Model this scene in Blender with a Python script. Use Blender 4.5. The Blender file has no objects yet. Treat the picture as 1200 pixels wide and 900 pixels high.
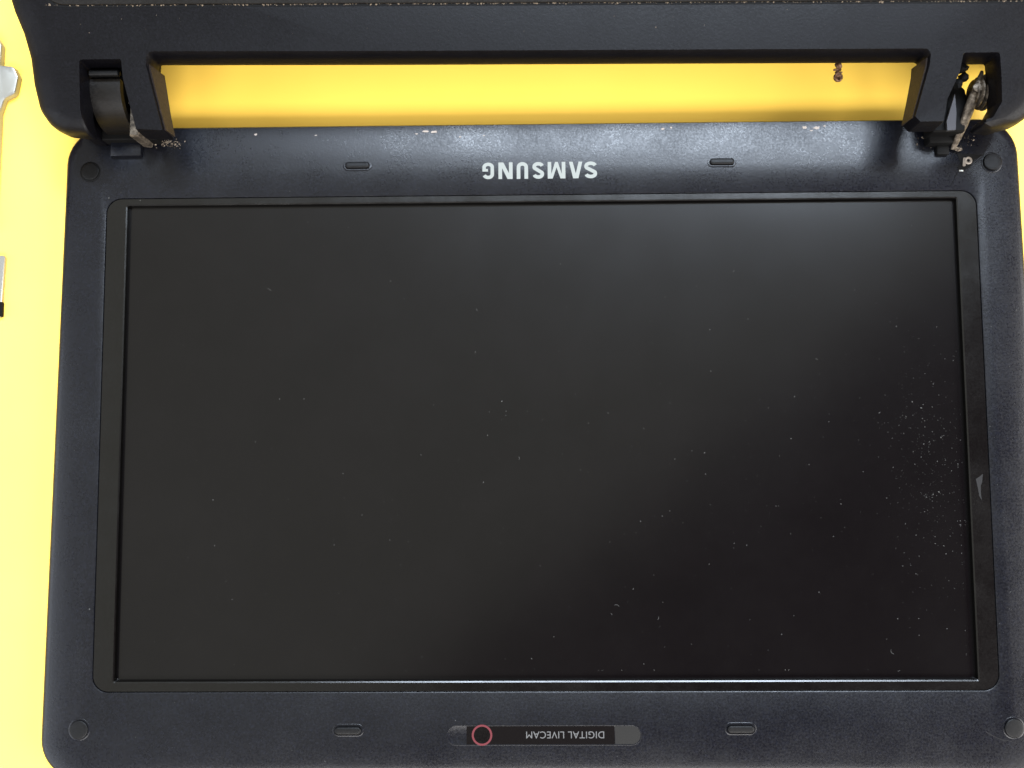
import bpy, bmesh, math, random
from mathutils import Vector, Matrix, Euler
random.seed(7)
MM = 0.001
sc = bpy.context.scene
COL = sc.collection

# ------------------------------------------------------------ camera
cd = bpy.data.cameras.new('camera')
cd.lens = 30.0; cd.sensor_width = 36.0; cd.sensor_fit = 'HORIZONTAL'
cd.clip_start = 0.01; cd.clip_end = 20
cd.dof.use_dof = True; cd.dof.focus_distance = 0.228; cd.dof.aperture_fstop = 20
cam = bpy.data.objects.new('camera', cd); COL.objects.link(cam)
cam.location = (-4.769*MM, -2.99*MM, 235.468*MM)
cam.rotation_euler = Euler((0.074896, 0.013467, -0.005998), 'XYZ')
sc.camera = cam

# ------------------------------------------------------------ light: a window up and to the right, added side fill lamps, a dim room, a ceiling
world = bpy.data.worlds.new('World'); sc.world = world; world.use_nodes = True
bg = world.node_tree.nodes['Background']
bg.inputs[0].default_value = (1.0, 0.50, 0.62, 1); bg.inputs[1].default_value = 0.14

def area(name, loc, target, sx, sy, power, color, roll=0.0, spread=180):
    l = bpy.data.lights.new(name, 'AREA'); l.shape = 'RECTANGLE'
    l.size = sx; l.size_y = sy; l.energy = power; l.color = color; l.spread = math.radians(spread)
    o = bpy.data.objects.new(name, l); COL.objects.link(o)
    o.location = loc
    d = Vector(target) - Vector(loc)
    o.rotation_euler = (d.to_track_quat('-Z', 'Y').to_matrix() @ Matrix.Rotation(roll, 3, 'Z')).to_euler()
    return o
area('window_light', (0.23, 0.93, 1.50), (0, 0.05, 0), 1.16, 0.30, 80, (0.74, 0.85, 1.0))
area('right_fill_light', (1.85, -0.50, 0.95), (0, 0.06, 0), 1.9, 1.2, 92, (1.0, 0.98, 0.95))  # added fill lamp, no window here; brightens the table in the battery gap
area('left_fill_light', (-1.80, -0.55, 1.05), (0, 0.06, 0), 1.9, 1.2, 38, (0.85, 0.92, 1.0))  # weaker added fill from the other side, not a real window
area('room_light', (0.10, -1.58, 1.42), (0, 0.08, 0), 1.8, 0.7, 84, (1.0, 0.98, 0.95))
cl = area('ceiling_light', (-0.245, 0.575, 1.20), (-0.245, 0.575, 0), 2.2, 1.6, 12.0, (0.96, 1.0, 0.87))
cl.rotation_euler = (0, 0, math.radians(37.5))

sc.view_settings.view_transform = 'Standard'; sc.view_settings.look = 'None'
sc.view_settings.exposure = 0.0; sc.view_settings.gamma = 1.0
sc.cycles.max_bounces = 6

# ------------------------------------------------------------ materials
def mat(name, color, rough=0.5, metal=0.0, spec=0.24):
    m = bpy.data.materials.new(name); m.use_nodes = True
    b = m.node_tree.nodes['Principled BSDF']
    b.inputs['Base Color'].default_value = (*color, 1); b.inputs['Roughness'].default_value = rough
    b.inputs['Metallic'].default_value = metal; b.inputs['Specular IOR Level'].default_value = spec
    return m, m.node_tree, b
def noise(nt, scale, detail=2, rough=0.5):
    tc = nt.nodes.new('ShaderNodeTexCoord'); n = nt.nodes.new('ShaderNodeTexNoise')
    n.inputs['Scale'].default_value = scale; n.inputs['Detail'].default_value = detail
    n.inputs['Roughness'].default_value = rough
    nt.links.new(tc.outputs['Object'], n.inputs['Vector']); return n.outputs['Fac']
def ramp(nt, fac, stops):
    r = nt.nodes.new('ShaderNodeValToRGB'); e = r.color_ramp.elements
    while len(e) > 1: e.remove(e[0])
    e[0].position = stops[0][0]; e[0].color = (*stops[0][1], 1)
    for p, c in stops[1:]:
        k = e.new(p); k.color = (*c, 1)
    nt.links.new(fac, r.inputs[0]); return r.outputs[0]
def bump(nt, b, fac, dist, strength=1.0):
    k = nt.nodes.new('ShaderNodeBump'); k.inputs['Distance'].default_value = dist
    k.inputs['Strength'].default_value = strength
    nt.links.new(fac, k.inputs['Height']); nt.links.new(k.outputs[0], b.inputs['Normal'])
def maprange(nt, fac, a, b_, c, d):
    n = nt.nodes.new('ShaderNodeMapRange')
    for i, v in enumerate((a, b_, c, d)): n.inputs[i+1].default_value = v
    nt.links.new(fac, n.inputs[0]); return n.outputs[0]

def plastic(name, color, rough, grain=1.0, spec=0.24):
    m, nt, b = mat(name, color, rough, 0.0, spec)
    f = noise(nt, 1500, 3, 0.7)
    c2 = tuple(v*2.0 for v in color)
    nt.links.new(ramp(nt, f, [(0.42, tuple(v*0.7 for v in color)), (0.56, color), (0.72, c2)]), b.inputs['Base Color'])
    add = nt.nodes.new('ShaderNodeMath'); add.operation = 'ADD'
    nt.links.new(maprange(nt, noise(nt, 60, 5, 0.6), 0.3, 0.7, rough-0.05, rough+0.05), add.inputs[0])
    nt.links.new(maprange(nt, noise(nt, 1900, 2, 0.6), 0.35, 0.65, -0.045*grain, 0.06*grain), add.inputs[1])
    nt.links.new(add.outputs[0], b.inputs['Roughness'])
    bump(nt, b, f, 0.000034*grain, 0.9)
    return m
M_pl = plastic('charcoal_plastic', (0.0020, 0.0024, 0.0042), 0.32)
M_base = plastic('base_plastic', (0.0015, 0.0014, 0.0021), 0.44, spec=0.11)
M_frame = plastic('bezel_plastic', (0.0012, 0.0011, 0.0010), 0.22, 0.25, spec=0.3)
M_rub = plastic('black_rubber', (0.0016, 0.0017, 0.002), 0.5, 0.7, spec=0.16)
M_black, _, _ = mat('black_void', (0.0015, 0.0015, 0.0016), 0.7, spec=0.1)
M_hinge = plastic('brown_black_plastic', (0.003, 0.0024, 0.002), 0.45, spec=0.2)
M_side = plastic('worn_brown_plastic', (0.012, 0.0085, 0.007), 0.5)

M_scr, nt, b = mat('screen_surface', (0.0016, 0.0016, 0.0013), 0.2)
nt.links.new(maprange(nt, noise(nt, 25, 6, 0.65), 0.3, 0.7, 0.195, 0.225), b.inputs['Roughness'])
sn = noise(nt, 45, 5, 0.7)
nt.links.new(ramp(nt, sn, [(0.4, (0.0012, 0.0010, 0.0011)), (0.75, (0.0018, 0.0015, 0.0016))]), b.inputs['Base Color'])

M_tab, nt, b = mat('yellow_laminate', (0.86, 0.47, 0.06), 0.42)
tn = noise(nt, 14, 4, 0.6)
nt.links.new(ramp(nt, tn, [(0.3, (0.81, 0.525, 0.080)), (0.7, (0.85, 0.555, 0.090))]), b.inputs['Base Color'])
bump(nt, b, noise(nt, 900, 2), 0.00003, 0.4)

M_metal, nt, b = mat('zinc_metal', (0.30, 0.30, 0.28), 0.36, 0.85)
bump(nt, b, noise(nt, 500, 3), 0.00006, 0.5)
M_dirty, nt, b = mat('dusty_metal', (0.16, 0.13, 0.095), 0.5, 0.6)
dn = noise(nt, 700, 4, 0.7)
nt.links.new(ramp(nt, dn, [(0.32, (0.018, 0.015, 0.012)), (0.5, (0.075, 0.062, 0.048)), (0.75, (0.22, 0.19, 0.155))]), b.inputs['Base Color'])
bump(nt, b, dn, 0.00012, 0.8)
M_tongue, _, _ = mat('dull_grey_metal', (0.05, 0.05, 0.055), 0.5, 0.5)
M_eye, _, _ = mat('dull_pale_metal', (0.16, 0.14, 0.12), 0.45, 0.4)
M_end, _, _ = mat('grey_window_end', (0.005, 0.005, 0.0048), 0.45)
M_white, _, _ = mat('white_print', (0.15, 0.16, 0.148), 0.5)
M_grey, _, _ = mat('grey_print', (0.075, 0.075, 0.075), 0.5)
M_red, _, _ = mat('red_print', (0.075, 0.010, 0.014), 0.5)
M_gloss, _, _ = mat('gloss_black', (0.0022, 0.0018, 0.0018), 0.22)
M_pale, _, _ = mat('bare_plastic', (0.24, 0.205, 0.18), 0.8)
M_dust, _, _ = mat('pale_dust', (0.07, 0.07, 0.066), 0.9)
M_dust2, _, _ = mat('brown_grit', (0.11, 0.085, 0.06), 0.9)
M_chip, nt, b = mat('bare_chip', (0.35, 0.29, 0.22), 0.8)
nt.links.new(ramp(nt, noise(nt, 1500, 2), [(0.42, (0.025, 0.018, 0.012)), (0.65, (0.17, 0.14, 0.105))]), b.inputs['Base Color'])
M_rust, nt, b = mat('rusty_brass', (0.30, 0.14, 0.08), 0.55, 0.4)
nt.links.new(ramp(nt, noise(nt, 1800, 3), [(0.35, (0.03, 0.013, 0.007)), (0.55, (0.10, 0.050, 0.025)), (0.75, (0.26, 0.16, 0.10))]), b.inputs['Base Color'])

# ------------------------------------------------------------ mesh helpers (all figures in millimetres)
def lift(y): return 0.14*min(max(y-78, 0), 47)     # the base rises away from the hinge
def link(name, bm, m, parent=None, smooth=35, kind=None):
    if name in ('base_cover', 'bottom_case', 'bay_ledge', 'deck_groove', 'keyboard_deck', 'bay_flange', 'groove_grit'):
        for yc in (78, 125):
            bmesh.ops.bisect_plane(bm, geom=bm.verts[:]+bm.edges[:]+bm.faces[:], plane_co=(0, yc, 0), plane_no=(0, 1, 0), dist=1e-4)
        for v in bm.verts: v.co.z += lift(v.co.y)*min(max((v.co.z-14)/5, 0), 1)
    bmesh.ops.recalc_face_normals(bm, faces=bm.faces)
    me = bpy.data.meshes.new(name)
    bm.transform(Matrix.Scale(MM, 4)); bm.to_mesh(me); bm.free()
    me.materials.append(m)
    if smooth:
        for p in me.polygons: p.use_smooth = True
        me.set_sharp_from_angle(angle=math.radians(smooth))
    o = bpy.data.objects.new(name, me); COL.objects.link(o)
    if parent: o.parent = parent
    if kind: o['kind'] = kind
    return o
def tag(o, label, cat):
    o['label'] = label; o['category'] = cat
def fillet(pts, seg=6):
    """pts: (x, y, radius, edge value of the edge that leaves the corner) -> dense outline [(x, y)], [edge value]"""
    P, S = [], []
    n = len(pts)
    for i in range(n):
        p = Vector(pts[i][:2]); a = Vector(pts[i-1][:2]); c = Vector(pts[(i+1) % n][:2])
        r = pts[i][2]; s0 = pts[i-1][3]; s1 = pts[i][3]
        u, v = (a-p).normalized(), (c-p).normalized()
        ang = u.angle(v)
        if r <= 0.01:
            P.append(p); S.append(s1); continue
        t = min(r/math.tan(ang/2), (a-p).length*0.49, (c-p).length*0.49); r = t*math.tan(ang/2)
        cc = p + (u+v).normalized()*(r/math.sin(ang/2))
        d0 = p+u*t-cc; d1 = p+v*t-cc
        th = d0.angle_signed(d1)      # clockwise positive in mathutils
        for k in range(seg+1):
            f = k/seg
            q = Matrix.Rotation(-th*f, 2) @ d0
            P.append(cc+q); S.append(s0+(s1-s0)*f if k < seg else s1)
    return P, S
def offset(P, S, d):
    n = len(P); A = sum(P[i-1].cross(P[i]) for i in range(n)); sg = 1 if A > 0 else -1
    out = []
    for i in range(n):
        e0 = (P[i]-P[i-1]).normalized(); e1 = (P[(i+1) % n]-P[i]).normalized()
        n0 = Vector((-e0.y, e0.x))*sg; n1 = Vector((-e1.y, e1.x))*sg
        d0, d1 = d*S[i-1], d*S[i]
        det = n0.x*n1.y-n0.y*n1.x
        if abs(det) < 0.3 and n0.dot(n1) > 0:
            out.append(P[i]+(n0+n1).normalized()*(d0+d1)/2)
        else:
            out.append(P[i]+Vector(((d0*n1.y-d1*n0.y)/det, (n0.x*d1-n1.x*d0)/det)))
    return out
def stack(rings, caps=(True, True)):
    """rings: lists of 3-D points with equal counts"""
    bm = bmesh.new(); V = [[bm.verts.new(p) for p in r] for r in rings]; n = len(V[0])
    for a, b_ in zip(V, V[1:]):
        for i in range(n):
            bm.faces.new((a[i-1], a[i], b_[i], b_[i-1]))
    fs = []
    if caps[0]: fs.append(bm.faces.new(V[0]))
    if caps[1]: fs.append(bm.faces.new(V[-1]))
    for f in fs: f.normal_update()
    bmesh.ops.triangulate(bm, faces=fs)
    return bm
def slab(pts, prof, seg=6):
    """outline with rounded corners, each level moved inward by d times the softness of its edges"""
    if sum(pts[i-1][0]*pts[i][1]-pts[i][0]*pts[i-1][1] for i in range(len(pts))) < 0:
        k = len(pts); pts = [(*pts[i][:3], pts[i-1][3]) for i in range(k-1, -1, -1)]
    P = [Vector(p[:2]) for p in pts]; S = [p[3] for p in pts]; n = len(pts); rings = []
    for d, z in prof:
        Q = offset(P, S, d); lv = []
        for i in range(n):
            cvx = (P[i]-P[i-1]).cross(P[(i+1) % n]-P[i]) > 0
            r = pts[i][2]; m = min(S[i-1], S[i])*d
            if r > .01: r = max(.06, r-m) if cvx else r+m
            lv.append((Q[i].x, Q[i].y, r, 1))
        rings.append([(q.x, q.y, z) for q in fillet(lv, seg)[0]])
    return stack(rings)
def rrect(x0, x1, y0, y1, r, seg=8):
    return fillet([(x0, y0, r, 1), (x1, y0, r, 1), (x1, y1, r, 1), (x0, y1, r, 1)], seg)[0]
def box(x0, x1, y0, y1, z0, z1, bev=0.2):
    bm = bmesh.new(); bmesh.ops.create_cube(bm, size=1)
    for v in bm.verts:
        v.co = Vector((x0+(v.co.x+.5)*(x1-x0), y0+(v.co.y+.5)*(y1-y0), z0+(v.co.z+.5)*(z1-z0)))
    if bev: bmesh.ops.bevel(bm, geom=bm.edges[:], offset=bev, segments=2, affect='EDGES', profile=0.5)
    return bm
def join(*bms):
    o = bmesh.new()
    for b_ in bms:
        me = bpy.data.meshes.new('tmp'); b_.to_mesh(me); b_.free(); o.from_mesh(me); bpy.data.meshes.remove(me)
    return o
def tube(path, rad, seg=6, flat=1.0):
    """rad: number or list; flat squashes the section in z"""
    n = len(path); path = [Vector(p) for p in path]
    rs = rad if isinstance(rad, (list, tuple)) else [rad]*n
    rings = []
    for i, p in enumerate(path):
        t = (path[min(i+1, n-1)]-path[max(i-1, 0)]).normalized()
        a = t.cross(Vector((0, 0, 1)))
        a = a.normalized() if a.length > 1e-3 else Vector((1, 0, 0))
        c = a.cross(t).normalized()
        rings.append([p+(a*math.cos(k*2*math.pi/seg)+c*math.sin(k*2*math.pi/seg)*flat)*rs[i] for k in range(seg)])
    return stack(rings)
def lathe(prof, seg=28, center=(0, 0, 0), axis='Z'):
    rings = []
    for r, h in prof:
        ring = []
        for k in range(seg):
            a = 2*math.pi*k/seg; q = (r*math.cos(a), r*math.sin(a), h)
            if axis == 'X': q = (q[2], q[0], q[1])
            ring.append((q[0]+center[0], q[1]+center[1], q[2]+center[2]))
        rings.append(ring)
    return stack(rings)

TZ = 2.5      # height of the tabletop; the lid face is at 9
# ------------------------------------------------------------ setting: the yellow tabletop
bm = bmesh.new(); bmesh.ops.create_grid(bm, x_segments=1, y_segments=1, size=900)
for v in bm.verts: v.co.y += 100; v.co.z = TZ
tb = link('tabletop', bm, M_tab, smooth=0, kind='structure'); tb['label'] = 'smooth yellow tabletop'

# ------------------------------------------------------------ the laptop
lap = bpy.data.objects.new('laptop', None); COL.objects.link(lap); lap.empty_display_size = 0.05
tag(lap, 'black netbook laptop opened flat with dark screen and empty battery bay', 'laptop')

# --- display lid: one shell from the outer rim to the screen opening
def outer(inset_x, top, bot, r, z):
    P = rrect(-132.2+inset_x, 132.2-inset_x, -88.5+bot, 85.6-top, r, 10)
    out = []
    for p in P:
        f = max(0.0, (p.y+85)/170)
        k = 1-0.0125*f**3 - 0.003*f
        out.append((p.x*k, p.y, z))
    return out
rings = [outer(3, 6, 3, 9, 2.6), outer(1.0, 3.2, 1, 10, 3.3), outer(0.1, 1.2, .1, 10.5, 4.4), outer(0, .3, 0, 10.5, 5.1),
         outer(.1, .08, .1, 10.5, 5.8), outer(.4, 0, .3, 10.2, 6.7), outer(.7, .1, .5, 9.9, 7.5), outer(1.1, .25, .7, 9.6, 8.0),
         outer(1.7, .55, 1.0, 9.2, 8.33), outer(2.6, 3.0, 1.5, 8.7, 8.50), outer(3.9, 4.9, 2, 8.2, 8.66), outer(5.4, 6.7, 2.7, 7.6, 8.81),
         outer(7.2, 8.5, 3.6, 7.0, 8.925), outer(9.2, 10.3, 4.6, 6.4, 8.982), outer(11.0, 12.0, 6, 6, 9.0)]
def inner(x0, x1, y0, y1, r, z): return [(p.x, p.y, z) for p in rrect(x0, x1, y0, y1, r, 10)]
FX0, FX1, FY0, FY1 = -117.9, 117.5, -66.0, 65.5
rings += [inner(FX0-.34, FX1+.34, FY0-.34, FY1+.34, 4.45, 9.0), inner(FX0, FX1, FY0, FY1, 4.2, 8.85),
          inner(FX0+.08, FX1-.08, FY0+.08, FY1-.08, 4.1, 8.1), inner(FX0+.3, FX1-.3, FY0+.3, FY1-.3, 4.0, 7.6)]
lid = link('display_lid', stack(rings, (True, False)), M_pl, lap, 32)
# recessed inner bezel strip, sloping slightly into the opening
OX0, OX1, OY0, OY1 = -112.2, 112.1, -63.3, 63.4
rr = [inner(FX0+.05, FX1-.05, FY0+.05, FY1-.05, 4.15, 7.7), inner(FX0+.14, FX1-.14, FY0+.14, FY1-.14, 4.1, 8.70),
      inner(FX0+.26, FX1-.26, FY0+.26, FY1-.26, 4.0, 8.76),
      inner(OX0-.36, OX1+.36, OY0-.36, OY1+.36, 0.7, 8.76), inner(OX0-.02, OX1+.02, OY0-.02, OY1+.02, 0.45, 8.61),
      inner(OX0, OX1, OY0, OY1, 0.4, 7.2)]
link('bezel_frame', stack(rr, (False, False)), M_frame, lid, 0)
link('screen', box(OX0-1, OX1+1, OY0-1, OY1+1, 4.5, 7.35, 0), M_scr, lid, 0)

# --- bumpers
def zl(x, y):
    """height of the lid face near its rear roll"""
    ins = 85.6-y
    T = [(0.1, 7.5), (0.25, 8.0), (0.55, 8.33), (3.0, 8.50), (4.9, 8.66), (6.7, 8.81), (8.5, 8.925), (10.3, 8.982), (12.0, 9.0)]
    if ins >= 12.0: return 9.0
    for (a, za), (b_, zb) in zip(T, T[1:]):
        if ins <= b_: return za+(zb-za)*(ins-a)/(b_-a)
    return 9.0
def round_bumper(x, y, tilt=0, h=0.55, lab=None):
    r = 2.35
    z = zl(x, y)-0.05
    cap = lathe([(r, -0.8), (r, h*0.75), (r-.08, h*.93), (r-.3, h), (r*.55, h+.04), (0.05, h+.05)], 32)
    bmesh.ops.transform(cap, matrix=Matrix.Translation((x, y, z)) @ Matrix.Rotation(math.radians(tilt), 4, 'X'), verts=cap.verts)
    c = link('round_bumper', cap, M_rub, lid, 40)
    ring = lathe([(r+.02, 0.02), (r+.06, 0.09), (r+.42, 0.10), (r+.55, 0.0), (r+.5, -.3), (r+.02, -.3)], 32)
    bmesh.ops.transform(ring, matrix=Matrix.Translation((x, y, z)) @ Matrix.Rotation(math.radians(tilt), 4, 'X'), verts=ring.verts)
    link('bumper_recess', ring, M_black if h < .5 else M_pl, lid, 40)  # lowest bumper gets a black ring: its shadow put into the colour
    if lab: c['label'] = lab
    return c
round_bumper(-122.5, 73.0, -3, 0.35)
round_bumper(121.8, 73.0, -3, 0.75)
round_bumper(120.4, -75.3, 0, 0.5, 'scuffed round black bumper')
round_bumper(-120.8, -75.3, 0, 0.5)
def long_bumper(x, y, L, W, tilt):
    z = zl(x, y)-0.03
    def st(dx, zz): return [(p.x, p.y, zz) for p in rrect(-L/2+dx, L/2-dx, -W/2+dx, W/2-dx, W/2-dx-.02, 8)]
    T = Matrix.Translation((x, y, z)) @ Matrix.Rotation(math.radians(tilt), 4, 'X')
    a = stack([st(0, -.8), st(0, .45), st(.08, .62), st(.28, .74), st(.6, .78)])
    bmesh.ops.transform(a, matrix=T, verts=a.verts)
    link('long_bumper', a, M_rub, lid, 40)
    c = stack([st(-.03, .02), st(-.2, -.02), st(-.25, .10), st(-.45, .12), st(-.65, 0), st(-.6, -.3)], (False, False))
    bmesh.ops.transform(c, matrix=T, verts=c.verts)
    link('bumper_recess', c, M_pl, lid, 40)
long_bumper(-49.4, 73.9, 6.6, 1.7, -6); long_bumper(49.4, 73.9, 6.6, 1.7, -6)
long_bumper(-50.7, -75.6, 6.9, 2.0, 0); long_bumper(50.6, -75.4, 6.9, 2.0, 0)

# --- lettering printed upside down above the screen: strokes as flat print
def stroke(line, w, z=0.0):
    """flat ribbon of half width w along a 2-D line with square ends"""
    L = [Vector(p) for p in line]; n = len(L); bm = bmesh.new(); prev = None
    for i, p in enumerate(L):
        e0 = (L[i]-L[i-1]).normalized() if i else (L[1]-L[0]).normalized()
        e1 = (L[i+1]-L[i]).normalized() if i < n-1 else e0
        nn = Vector((-(e0+e1).y, (e0+e1).x)).normalized()
        k = w/max(.45, nn.dot(Vector((-e0.y, e0.x))))
        a, c = bm.verts.new((*(p+nn*k), z)), bm.verts.new((*(p-nn*k), z))
        if prev: bm.faces.new((prev[0], prev[1], c, a))
        prev = (a, c)
    return bm
def flatpoly(pts, z=0.0):
    bm = bmesh.new(); f = bm.faces.new([bm.verts.new((x, y, z)) for x, y in pts]); f.normal_update(); bmesh.ops.triangulate(bm, faces=[f]); return bm
def arc(cx, cy, rx, ry, a0, a1, n=10):
    return [(cx+rx*math.cos(math.radians(a0+(a1-a0)*i/n)), cy+ry*math.sin(math.radians(a0+(a1-a0)*i/n))) for i in range(n+1)]
H = 4.6
def g_S(x, w):
    h = .46; r = w/2-h
    cx = x+w/2
    line = arc(cx, H-h-.78, r, .78, 12, 180, 9) + arc(cx-r+.38, H-h-.85, .38, .5, 180, 235, 3)[1:] + \
        [(cx, H/2)] + arc(cx+r-.38, h+.85, .38, .5, 55, 0, 3) + arc(cx, h+.78, r, .78, 0, -168, 9)
    return [stroke(line, h+.03)]
def g_A(x, w):
    c = x+w/2
    return [flatpoly([(x, 0), (x+1.0, 0), (c, 3.25), (x+w-1.0, 0), (x+w, 0), (c+.72, H), (c-.72, H)])]
def g_M(x, w):
    c = x+w/2; t = .98
    return [flatpoly([(x, 0), (x+t, 0), (x+t+.02, 3.3), (c-.38, 0), (c+.38, 0), (x+w-t-.02, 3.3), (x+w-t, 0), (x+w, 0), (x+w, H), (x+w-1.35, H), (c, 1.5), (x+1.35, H), (x, H)])]
def g_U(x, w):
    h = .5
    return [stroke([(x+h, H)] + arc(x+w/2, 1.35, w/2-h, 1.35-h+.05, 180, 360, 12) + [(x+w-h, H)], h)]
def g_N(x, w):
    t = 1.0
    return [flatpoly([(x, 0), (x+t, 0), (x+t, 3.0), (x+w-1.35, 0), (x+w, 0), (x+w, H), (x+w-t, H), (x+w-t, 1.6), (x+1.4, H), (x, H)])]
def g_G(x, w):
    h = .47
    return [stroke(arc(x+w/2, H-h-.85, w/2-h, .85, 15, 180, 9) + arc(x+w/2, h+.85, w/2-h, .85, 180, 360, 12) + [(x+w-h, 2.35)], h),
            flatpoly([(x+w/2+.05, 1.75), (x+w-.02, 1.75), (x+w-.02, 2.5), (x+w/2+.05, 2.5)], 0.01)]
G = []
for fn, x, w in ((g_S, 0, 3.4), (g_A, 3.95, 3.6), (g_M, 8.55, 4.8), (g_S, 14.35, 3.1), (g_U, 18.65, 3.1), (g_N, 22.85, 3.85), (g_G, 27.9, 3.15)):
    G += fn(x, w)
bm = join(*G)
# each glyph piece follows the slight roll of the lid
bmesh.ops.transform(bm, matrix=Matrix.Translation((15.65, 74.35, 0)) @ Matrix.Rotation(math.pi, 4, 'Z'), verts=bm.verts)
for v in bm.verts: v.co.z = zl(0, v.co.y)+0.035+v.co.z
for f in bm.faces:
    pass
o = link('lettering', bm, M_white, lid, 0)

# --- camera window at the lower edge
def st(x0, x1, y0, y1, r, z): return [(p.x, p.y, z) for p in rrect(x0, x1, y0, y1, r, 10)]
CX0, CX1, CY0, CY1 = -25.2, 25.2, -79.5, -74.3
bm = stack([st(CX0, CX1, CY0, CY1, 2.55, 8.7), st(CX0, CX1, CY0, CY1, 2.55, 9.06), st(CX0+.12, CX1-.12, CY0+.12, CY1-.12, 2.45, 9.09),
            st(CX0+.25, CX1-.25, CY0+.25, CY1-.25, 2.3, 9.05)])
link('camera_window', bm, M_pl, lid, 40)
bm = stack([st(-20.0, 18.2, CY0+.32, CY1-.32, .3, 9.0), st(-20.0, 18.2, CY0+.32, CY1-.32, .3, 9.075)])
link('camera_strip', bm, M_gloss, lid, 0)
bm = stack([st(18.3, CX1-.35, CY0+.35, CY1-.35, 2.2, 9.0), st(18.3, CX1-.35, CY0+.35, CY1-.35, 2.2, 9.085)])
for v in bm.verts:
    if v.co.x < 20.6: v.co.x = 18.3
link('camera_strip_end', bm, M_end, lid, 0)
bm = lathe([(2.15, 9.07), (2.15, 9.13), (2.65, 9.13), (2.65, 9.07)], 36, (-16.0, -76.85, 0))
link('camera_ring', bm, M_red, lid, 0)
bm = lathe([(2.1, 9.07), (2.1, 9.10), (1.2, 9.11), (0.02, 9.11)], 30, (-16.0, -76.85, 0))
link('camera_lens', bm, M_frame, lid, 40)
fc = bpy.data.curves.new('camera_text', 'FONT'); fc.body = 'DIGITAL LIVECAM'; fc.size = 1.0
fc.space_character = 1.05
fo = bpy.data.objects.new('tmp_text', fc); COL.objects.link(fo)
bpy.context.view_layer.update()
me = bpy.data.meshes.new_from_object(fo.evaluated_get(bpy.context.evaluated_depsgraph_get()))
bm = bmesh.new(); bm.from_mesh(me); bpy.data.objects.remove(fo); bpy.data.meshes.remove(me)
xs = [v.co.x for v in bm.verts]; ys = [v.co.y for v in bm.verts]
for v in bm.verts:
    u = (v.co.x-min(xs))/(max(xs)-min(xs)); w = (v.co.y-min(ys))/(max(ys)-min(ys))
    v.co = Vector((15.5-u*20.1, -75.95-w*1.75, 9.10))
link('camera_lettering', bm, M_grey, lid, 0)

# ------------------------------------------------------------ the base: top shell, lower case, keyboard deck
shell = [  # x, y, corner radius, softness of the edge that follows
    (-137, 262, 12, .30), (-137, 150, 7, .60), (-136.1, 124, 7, .60), (-135.4, 114.6, 7, .60), (-133.6, 108.2, 7, .60), (-131.5, 102.8, 7, .60), (-130, 96.8, 7, .60), (-129.4, 90.2, 7, .55),
    (-128.1, 83.9, 7, .42), (-125.4, 79.9, 7, .34), (-121.8, 78.3, 5, .28), (-115.2, 77.6, .6, .02), (-116.2, 83.2, 0, .02), (-116, 95.2, .5, .02),
    (-105.8, 95.2, .3, .02), (-105.5, 90.7, 0, .02), (-102.6, 78, .4, .02), (-95.2, 77.6, .5, .03), (-98.8, 93.2, 1.2, .05), (-98.5, 96.4, 1.0, .07),
    (-39.6, 95.8, 0, .07), (29.6, 95.3, 0, .07), (96.9, 94.8, 1.0, .05), (96.7, 91.7, 1.0, .03), (93.5, 79.1, .6, .03), (95, 77.6, .5, .03), (101.2, 77.6, .6, .02), (102, 83.3, 0, .02),
    (104.9, 89.8, 0, .02), (105.7, 94.3, .4, .02), (114.0, 94.3, .6, .04), (114.6, 88.4, 1, .04), (114.9, 82.7, 1, .04), (112.9, 79.1, .6, .04), (111.2, 78.8, .6, .05),
    (110.4, 76.9, .7, .05), (114.5, 76.4, 0, .16), (121.2, 78.2, 7, .30), (125.7, 81.6, 7, .45), (128.8, 87.4, 7, .55), (129.6, 95.8, 7, .6), (132.1, 105, 7, .6), (135.5, 118.7, 7, .6), (137, 150, 7, .60), (137, 262, 12, .3)]
prof = [(2.2, 19.6), (0.3, 19.9), (0, 21.2), (.15, 22.7), (.7, 23.7), (2.4, 24.5), (5.6, 25.15), (9, 25.62), (12, 25.95)]
top = link('base_cover', slab(shell, prof, 5), M_base, lap, 30)

low = [(-136, 258, 8, 1), (-136, 130, 0, 1), (-131.5, 104, 0, 1), (-128.4, 92, 0, 1), (-126.6, 84, 3, 1), (-121, 80.2, 2, 1), (-117.9, 80.2, .5, 1), (-118.8, 97.6, .5, 1),
       (-106, 99.5, 1, 1), (-105, 114, 3, 1), (105, 114, 3, 1), (126.6, 112, 1, 1), (127.0, 95, 2, 1), (131, 104, 0, 1), (136, 130, 0, 1), (136, 258, 8, 1)]
link('bottom_case', slab(low, [(1.5, 2.6), (.4, 3.8), (0, 7), (0, 19.9)], 4), M_base, top, 30)
# dark slot under the left hinge
link('hinge_well', box(-118.0, -103.2, 80.5, 99, 8, 12.5, .3), M_black, top, 0)
# battery-bay lip line: shallow ledge behind the nose of the strip
link('bay_ledge', slab([(-99, 104.0, .5, 1), (98, 103.0, .5, 1), (98, 112, .5, 1), (-99, 112, .5, 1)], [(.3, 17.8), (0, 18.4), (0, 20.2)], 2), M_base, top, 0)
# keyboard deck: raised panel with a rounded corner, a narrow groove round it
deck = [(-125.4, 250, 4, 1), (-125.1, 108.7, 6.0, 1), (125, 106.8, 6.0, 1), (125.6, 250, 4, 1)]
link('deck_groove', slab([(x + (-.7 if x < 0 else .7), y + (.7 if y > 200 else -.55), r, s) for x, y, r, s in deck], [(0, 25.3), (0, 25.99)], 6), M_black, top, 0)
link('keyboard_deck', slab(deck, [(0, 25.3), (0, 26.15), (.12, 26.32), (.4, 26.4)], 6), M_side if False else M_hinge, top, 30)

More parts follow.
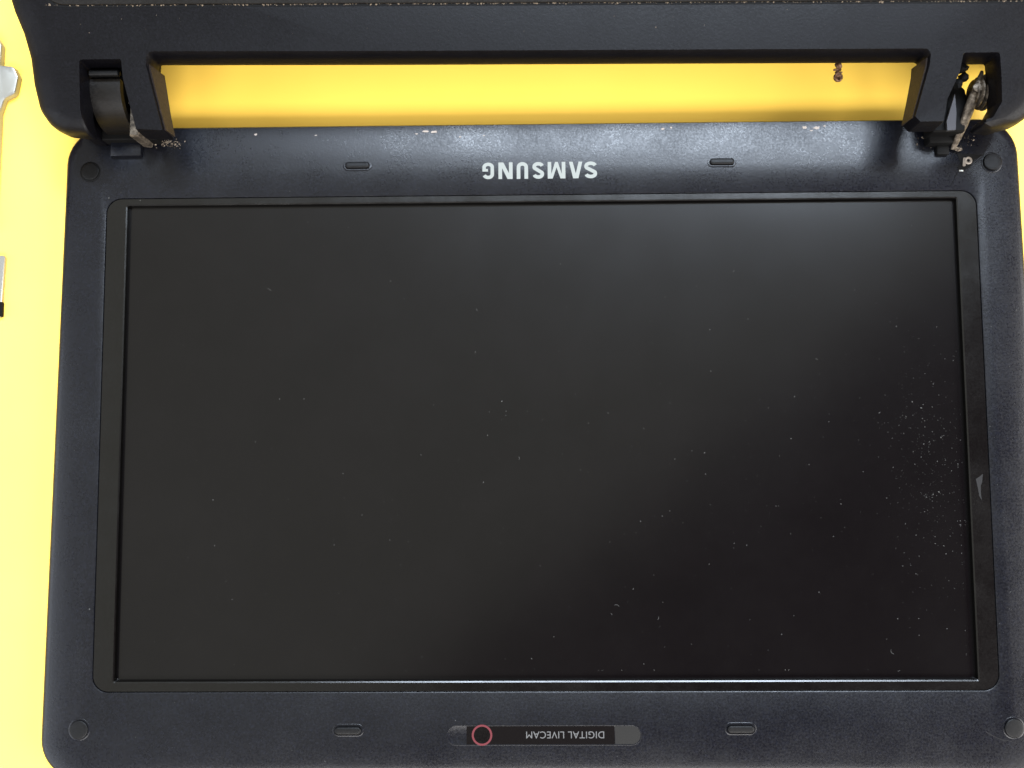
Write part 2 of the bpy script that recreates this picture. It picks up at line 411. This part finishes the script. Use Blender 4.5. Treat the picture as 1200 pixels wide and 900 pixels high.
# arm side flanges: worn brown inner faces of the battery bay
def flange(pts, name='bay_flange'):
    bm = bmesh.new(); rows = []
    for (x, y, zt, zb, dx) in pts:
        rows.append([bm.verts.new((x, y, zt)), bm.verts.new((x+dx, y, zb)), bm.verts.new((x+dx-.9*(1 if dx > 0 else -1), y, zb)), bm.verts.new((x-.9*(1 if dx > 0 else -1), y, zt-.3))])
    for a, c in zip(rows, rows[1:]):
        for i in range(4): bm.faces.new((a[i-1], a[i], c[i], c[i-1]))
    bm.faces.new(rows[0]); bm.faces.new(rows[-1])
    return link(name, bm, M_side, top, 30)
flange([(-98.7, 94.4, 25.1, 18.6, 1.0), (-98.1, 91.6, 25.1, 18.8, .9), (-96.6, 84.6, 25.1, 19.4, .5), (-95.1, 78.2, 25.1, 20.3, .4)])
flange([(96.7, 93.8, 25.1, 18.8, -.9), (96.4, 91.4, 25.1, 19.0, -.8), (94.8, 84.6, 25.1, 19.4, -.5), (93.5, 79.2, 25.1, 19.8, -.4)])

# --- left hinge: curved strap, foot, rod, grit
def strap(x0, x1, cy, cz, ro, ri, a0, a1, tail=None, n=18):
    rings = []
    pts_o = arc(cy, cz, ro, ro, a0, a1, n); pts_i = arc(cy, cz, ri, ri, a0, a1, n)
    if tail: pts_o += [tail]; pts_i += [(tail[0]+(ro-ri), tail[1])]
    for (yo, zo), (yi, zi) in zip(pts_o, pts_i):
        rings.append([(x0, yo, zo), (x0+.35, yo-(.0), zo+.0), (x1-.35, yo, zo), (x1, yo, zo), (x1, yi, zi), (x0, yi, zi)])
    return stack(rings)
h = link('hinge_cover', strap(-116.3, -108.2, 92.0, 13.2, 10.0, 8.2, 86, 180, (81.6, 9.2)), M_hinge, top, 40)
link('hinge_foot', box(-116.6, -108.3, 76.9, 81.8, 8.4, 10.2, .25), M_pl, lid, 40)
link('hinge_rod', lathe([(.5, -115.6), (.95, -115.3), (.95, -108.0), (.5, -107.7)], 16, (0, 93.6, 24.3), 'X'), M_rub, top, 40)
link('hinge_plate', slab([(-108.0, 92.5, .3, 1), (-106.3, 86.5, .5, 1), (-104.8, 82.5, .3, 1), (-105.6, 79.4, .3, 1), (-108.0, 79.6, .3, 1)], [(0, 9.2), (0, 17.5), (.3, 17.9)], 3), M_dirty, top, 30)

# --- right hinge: exposed metal, cover missing
def T(px):
    return px
path = [(114.4, 93.4, 20), (113.6, 91.2, 20.5), (112.8, 88, 19.5), (112.0, 84.6, 17.6), (111.6, 81, 15.0), (111.3, 78.2, 12.0), (111.4, 76.6, 9.6)]
br = link('hinge_bracket', tube(path, [.4, .9, 1.35, 1.4, 1.15, .9, .7], 12, .55), M_dirty, top, 60)
link('bracket_boss', lathe([(1.15, -.3), (1.15, .25), (.9, .42), (.3, .45), (.02, .45)], 20, (112.6, 88.8, 20.6)), M_dirty, br, 40)
link('bracket_foot', tube([(111.2, 78.0, 10.2), (111.6, 76.8, 9.9), (112.6, 76.35, 9.8), (113.7, 76.5, 9.7)], [.45, .55, .55, .35], 8, .6), M_chip, br, 50)
for x, r, zz in ((112.9, 3.2, 18.0), (113.9, 3.9, 18.0), (114.9, 4.4, 18.0), (115.9, 4.6, 18.0)):
    link('spring_washer', lathe([(r*.45, x-.25), (r-.3, x-.35), (r, x-.15), (r, x+.15), (r-.3, x+.35), (r*.45, x+.25)], 36, (0, 88.6, zz), 'X'), M_dirty, br, 40)
bm = bmesh.new()
vs = [bm.verts.new(p) for p in [(108.0, 88.2, 18.4), (106.2, 81.4, 17.2), (106.4, 79.0, 16.9), (108.6, 79.2, 16.8), (108.6, 83.5, 17.6)]]
bm.faces.new(vs); r_ = bmesh.ops.extrude_face_region(bm, geom=bm.faces[:]); bmesh.ops.translate(bm, vec=(0, 0, -.8), verts=[v for v in r_['geom'] if isinstance(v, bmesh.types.BMVert)])
link('metal_tongue', bm, M_tongue, top, 30)
def rock(c, s, seed, sub=2):
    rnd = random.Random(seed); bm = bmesh.new(); bmesh.ops.create_icosphere(bm, subdivisions=sub, radius=1)
    for v in bm.verts:
        k = 1+rnd.uniform(-.22, .22)
        v.co = Vector((v.co.x*s[0]*k+c[0], v.co.y*s[1]*k+c[1], v.co.z*s[2]*k+c[2]))
    return bm
link('hinge_socket', join(box(104.0, 110.6, 77.4, 82.6, 8.4, 12.0, .6), box(106.8, 110.2, 74.9, 78.4, 8.2, 10.2, .5), rock((109, 80.5, 12), (1.3, 1.6, .8), 3)), M_black, lid, 40)
link('broken_rib', join(rock((108.4, 93.6, 21.5), (1.5, 1.2, 1.6), 5), rock((109.2, 91.6, 20.5), (1.2, 1.2, 1.4), 6), rock((108.0, 90.0, 20), (1.3, 1.3, 1.4), 9)), M_black, top, 50)

link('hinge_socket_wall', slab([(103.0, 92.0, .4, 1), (109.0, 94.0, .4, 1), (112.4, 90.6, .8, 1), (113.0, 86.5, .6, 1), (111.8, 79.2, .4, 1), (103.5, 79.2, .4, 1)], [(0, 10.0), (0, 15.0), (.4, 15.6)], 3), M_black, top, 30)
# --- black plate standing in for the dark inside of a torn hole by the right hinge, with the screw eyelet showing
hole = [(112.6, 75.9), (114.6, 75.2), (116.4, 75.4), (118.4, 75.0), (119.9, 75.2), (118.3, 74.3), (117.2, 73.6), (116.0, 72.0), (114.6, 71.0), (113.0, 70.5), (112.6, 71.6), (113.6, 72.6), (113.1, 74.0)]
link('torn_hole_patch', stack([[(x, y, 8.6) for x, y in hole], [(x, y, zl(x, y)+.10) for x, y in hole]]), M_black, lid, 0)
link('screw_eyelet', lathe([(.45, 9.0), (.45, 9.3), (.85, 9.38), (1.05, 9.25), (1.05, 9.0)], 24, (115.5, 73.5, .05)), M_eye, lid, 40)
link('eyelet_tongue', slab([(113.9, 71.9, .3, 1), (114.7, 71.9, .3, 1), (115.0, 74.3, .3, 1), (114.2, 74.3, .3, 1)], [(0, 9.0), (0, 9.28)], 3), M_eye, lid, 40)
link('metal_sliver', box(112.9, 114.1, 70.5, 71.0, 9.0, 9.3, .1), M_metal, lid, 0)
def crack(pts, r=.09):
    return tube([(x, y, zl(x, y)+.01) for x, y in pts], r, 5, .5)
link('crack', join(crack([(112.9, 70.6), (112.0, 69.3), (111.3, 67.9), (110.4, 66.6)]), crack([(110.9, 74.0), (111.8, 75.8), (113.2, 76.2)], .12)), M_black, lid, 0)

# --- paint chips along the rear rim of the lid
chips = []
def blot(x, y, rx, ry, seed):
    rnd = random.Random(seed); n = 11
    pts = []
    for k in range(n):
        a = 2*math.pi*k/n; q = rnd.uniform(.55, 1.15)
        pts.append((x+rx*q*math.cos(a), y+ry*q*math.sin(a)))
    bm = bmesh.new(); vs = [bm.verts.new((px_, py_, zl(0, min(py_, 84.6))+.07)) for px_, py_ in pts]
    f = bm.faces.new(vs); f.normal_update(); bmesh.ops.triangulate(bm, faces=[f]); return bm
for i, (x, y, rx, ry) in enumerate([(-31.0, 83.6, .9, .35), (-28.6, 83.4, 1.0, .4), (-33.4, 82.9, .35, .2), (-21.5, 81.9, .35, .2), (33.8, 83.6, .55, .35), (36, 83.9, .3, .25), (-15, 82.2, .3, .15),
                                      (72.2, 83.5, .9, .55), (75.4, 83.4, 1.0, .5), (77.6, 83.9, .4, .3), (74, 82.6, .5, .2), (-77.5, 83.2, .5, .3), (-61, 82.8, .4, .18)]):
    chips.append(blot(x, y-.15, rx, ry, i))
link('paint_chips', join(*chips), M_pale, lid, 0, 'stuff')

# --- scuffs: a pale wedge on the bezel strip and an arc beside the lower right bumper
M_scuff, _, _ = mat('scuffed_plastic', (0.0075, 0.0075, 0.008), 0.42)
sc1 = flatpoly([(113.8, -11.8), (114.6, -11.3), (115.7, -10.5), (115.4, -12.6), (115.0, -13.6), (114.95, -15.6), (115.1, -17.4), (114.5, -16.2), (114.2, -14.0)], 8.775)
sc2 = crack([(113.2+k*.75, -76.2-1.9*math.sin(k/7*1.5)-.05*k, ) for k in range(8)], .07)
sc3 = crack([(116.8+k*.8, -78.6+.25*math.sin(k)) for k in range(6)], .07)
for sc_ in (sc1, sc2, sc3): link('scuff_mark', sc_, M_scuff, lid, 0)

# --- corroded screw tip sticking out from under the strip
st_ = [(0.5, 0), (.75, .3), (.75, .9), (.5, 1.1)]
b1 = lathe([(.2, 0), (.95, 0), (1.2, .3), (1.2, .8), (.95, 1.05), (.55, .8), (.45, .55), (.2, .5)], 14, (77.5, 92.4, 19.0))
b2 = lathe([(.45, 0), (.45, 2.0), (.45, 2.2)], 8, (0, 0, 0), 'Z')
bmesh.ops.transform(b2, matrix=Matrix.Translation((77.5, 93.2, 19.5)) @ Matrix.Rotation(math.radians(-90), 4, 'X'), verts=b2.verts)
b3 = box(76.4, 78.4, 94.2, 94.7, 19.2, 19.8, .1); b4 = box(76.8, 78.7, 93.6, 94.0, 19.1, 19.6, .1); b5 = rock((77.6, 95.4, 19.8), (.9, .9, .5), 12, 2)
link('corroded_screw', join(b1, b2, b3, b4, b5), M_rust, top, 40)

# ------------------------------------------------------------ loose metal parts on the table, at the left
def loc_slab(name, pts, prof, m, lab, cat, seg=4):
    cx = sum(p[0] for p in pts)/len(pts); cy = sum(p[1] for p in pts)/len(pts)
    o = link(name, slab([(p[0]-cx, p[1]-cy, p[2], p[3]) for p in pts], prof, seg), m, None, 35)
    o.location = (cx*MM, cy*MM, TZ*MM); tag(o, lab, cat); return o
brk = [(-184.1, 115.2, 2, 1), (-184.1, 97.9, 2, 1), (-158.8, 96.9, 3, 1), (-157.9, 59.3, 1.5, 1), (-151.3, 57.4, 1.2, 1), (-151.0, 91.8, 1.5, 1), (-149.8, 95.7, 1.5, 1), (-146.9, 97.1, 1.6, 1), (-146.1, 102.1, 1.2, 1), (-147.5, 105.0, 1.6, 1), (-151.4, 105.4, .4, 1), (-151.2, 111.4, 1.6, 1), (-154.4, 116.2, 2, 1)]
loc_slab('hinge_arm', brk, [(.3, .1), (0, .35), (0, 1.7), (.2, 2.0), (.6, 2.1)], M_metal, 'silver stamped metal bracket with hooked head, on the table at upper left', 'bracket')
pl = [(-176.2, 51.9, .5, 1), (-176.2, 34.2, .5, 1), (-149.1, 33.8, .5, 1), (-148.5, 51.2, .5, 1)]
pt = loc_slab('metal_plate', pl, [(0, .1), (0, 1.0), (.15, 1.2)], M_metal, 'bright flat metal plate lying below the hooked bracket on the table', 'metal plate')
pe = max(p[0] for p in pl)-sum(p[0] for p in pl)/4
link('plate_edge', box(pe-1.0, pe-.15, -8.7, -4.6, .2, 1.35, .15), M_black, pt, 0)

# ------------------------------------------------------------ dust, lint and grit
def flecks(items):
    bm = bmesh.new()
    for (x, y, z, s) in items:
        s *= 0.72 if s < .12 else 0.9
        a = random.uniform(0, 6.28); e = random.uniform(.5, 1.6)
        ca, sa = math.cos(a)*s, math.sin(a)*s
        p = [(x+ca*e, y+sa*e, z), (x-sa, y+ca, z), (x-ca*e, y-sa*e, z), (x+sa*.8, y-ca*.8, z)]
        t = bm.verts.new((x, y, z+s*.8)); vs = [bm.verts.new(q) for q in p]
        for i in range(4): bm.faces.new((vs[i-1], vs[i], t))
    return bm
it = []
ZS = 7.36
U = random.uniform
for _ in range(300): it.append((U(-110, 110), U(-61, 62), ZS, abs(random.gauss(.05, .04))+.02))
for _ in range(300): it.append((min(110, random.gauss(55, 38)), min(62, max(-61, random.gauss(-25, 26))), ZS, abs(random.gauss(.06, .05))+.02))
for _ in range(650):
    x, y = random.gauss(103, 7), random.gauss(-8, 16)
    if x < 111.5: it.append((x, y, ZS, abs(random.gauss(.05, .05))+.02))
for _ in range(90):
    it.append((U(112.6, 117.0), random.gauss(-5, 14), 8.68, abs(random.gauss(.06, .04))+.02))
for _ in range(160): it.append((U(118, 129), U(-80, 55), 9.0, abs(random.gauss(.05, .04))+.02))
for _ in range(90): it.append((U(-128, 128), U(-84, -67), 9.0, abs(random.gauss(.04, .03))+.02))
for _ in range(50): it.append((U(-128, -118), U(-80, 65), 8.95, abs(random.gauss(.04, .03))+.02))
for _ in range(60): it.append((U(-110, 118), U(66, 73), 9.0, abs(random.gauss(.04, .03))+.02))
for x, y, s in ((-117.2, 65.6, .2), (-114, 67, .12), (-108.6, 64.8, .14), (-119.1, -44.5, .2), (-111.9, -62.9, .2), (98, -52.3, .14), (92.6, -48, .2), (105.3, -50.6, .16), (26, -22.5, .22), (40, -4, .16), (-10.5, 9.5, .18)):
    it.append((x, y, 9.02 if y > 64 or x < -113 else ZS, s))
d = link('dust_specks', flecks(it), M_dust, None, 0, 'stuff'); tag(d, 'pale dust specks scattered over the dark screen and its bezel', 'dust')
# short fibres
fb = []
for (x, y, L, a, cu) in [(20, -44.6, 2.2, 2.2, 1.0), (92, -63.4+2, 1.2, 0, .6), (91.2, -57.0, 2.4, 2.9, -1.2), (-73, 40, 1.8, 2.3, .4), (-6, -6, 1.2, 1, 1), (52, 44, 1.2, .4, 1), (-17, 34, 1, 1.8, .5), (30, -48, 1.4, .5, 1), (18, -46.8, 1.0, 1.0, 1.6), (74, 20, 1.2, 2, 1)]:
    pts = []; px_, py_ = x, y
    for k in range(6):
        pts.append((px_, py_, ZS+.06)); px_ += math.cos(a)*L/8; py_ += math.sin(a)*L/8; a += cu/3
    fb.append(tube(pts, .038, 4))
d = link('lint_fibres', join(*fb), M_dust, None, 0, 'stuff'); tag(d, 'tiny curled lint fibres lying on the black screen', 'lint')
# grit along the keyboard groove and on the cover
it = []
for _ in range(900):
    x = U(-124, 128); y = 109.0-(x+124)/252*1.9
    it.append((x, y+random.gauss(-.28, .13), 25.98, abs(random.gauss(.11, .09))+.03))
for _ in range(260):
    it.append((U(-124, 128), U(109.8, 120), 26.4, abs(random.gauss(.05, .04))+.03))
for _ in range(120):
    it.append((U(-118, 120), U(101, 106.5), 25.93, abs(random.gauss(.04, .04))+.02))
d = link('groove_grit', flecks(it), M_dust2, None, 0, 'stuff'); tag(d, 'brown grit and dust along the keyboard groove at the top edge', 'dust')
# grit by the hinges
cr = []
rnd = random.Random(4)
for k in range(150):
    f = rnd.random()**1.3; x = -107.3+f*9.5+rnd.gauss(0, .6); y = 81.6-f*1.0+rnd.gauss(0, .6)
    cr.append((x, y, zl(0, min(y, 84.5))+.02, abs(rnd.gauss(.0, .17))+.04))
for k in range(60):
    y = rnd.uniform(82, 90); x = -107.0+rnd.gauss(0, .5)-(y-82)*.1
    cr.append((x, y, 10+(y-82)*.9, abs(rnd.gauss(.0, .2))+.05))
for k in range(60):
    x = rnd.uniform(102, 118); y = rnd.uniform(76.5, 80.5); cr.append((x, y, zl(0, y)+.02, abs(rnd.gauss(0, .14))+.04))
d = link('hinge_grit', flecks(cr), M_chip, None, 0, 'stuff'); tag(d, 'crumbs of pale grit caught beside the two hinges', 'grit')
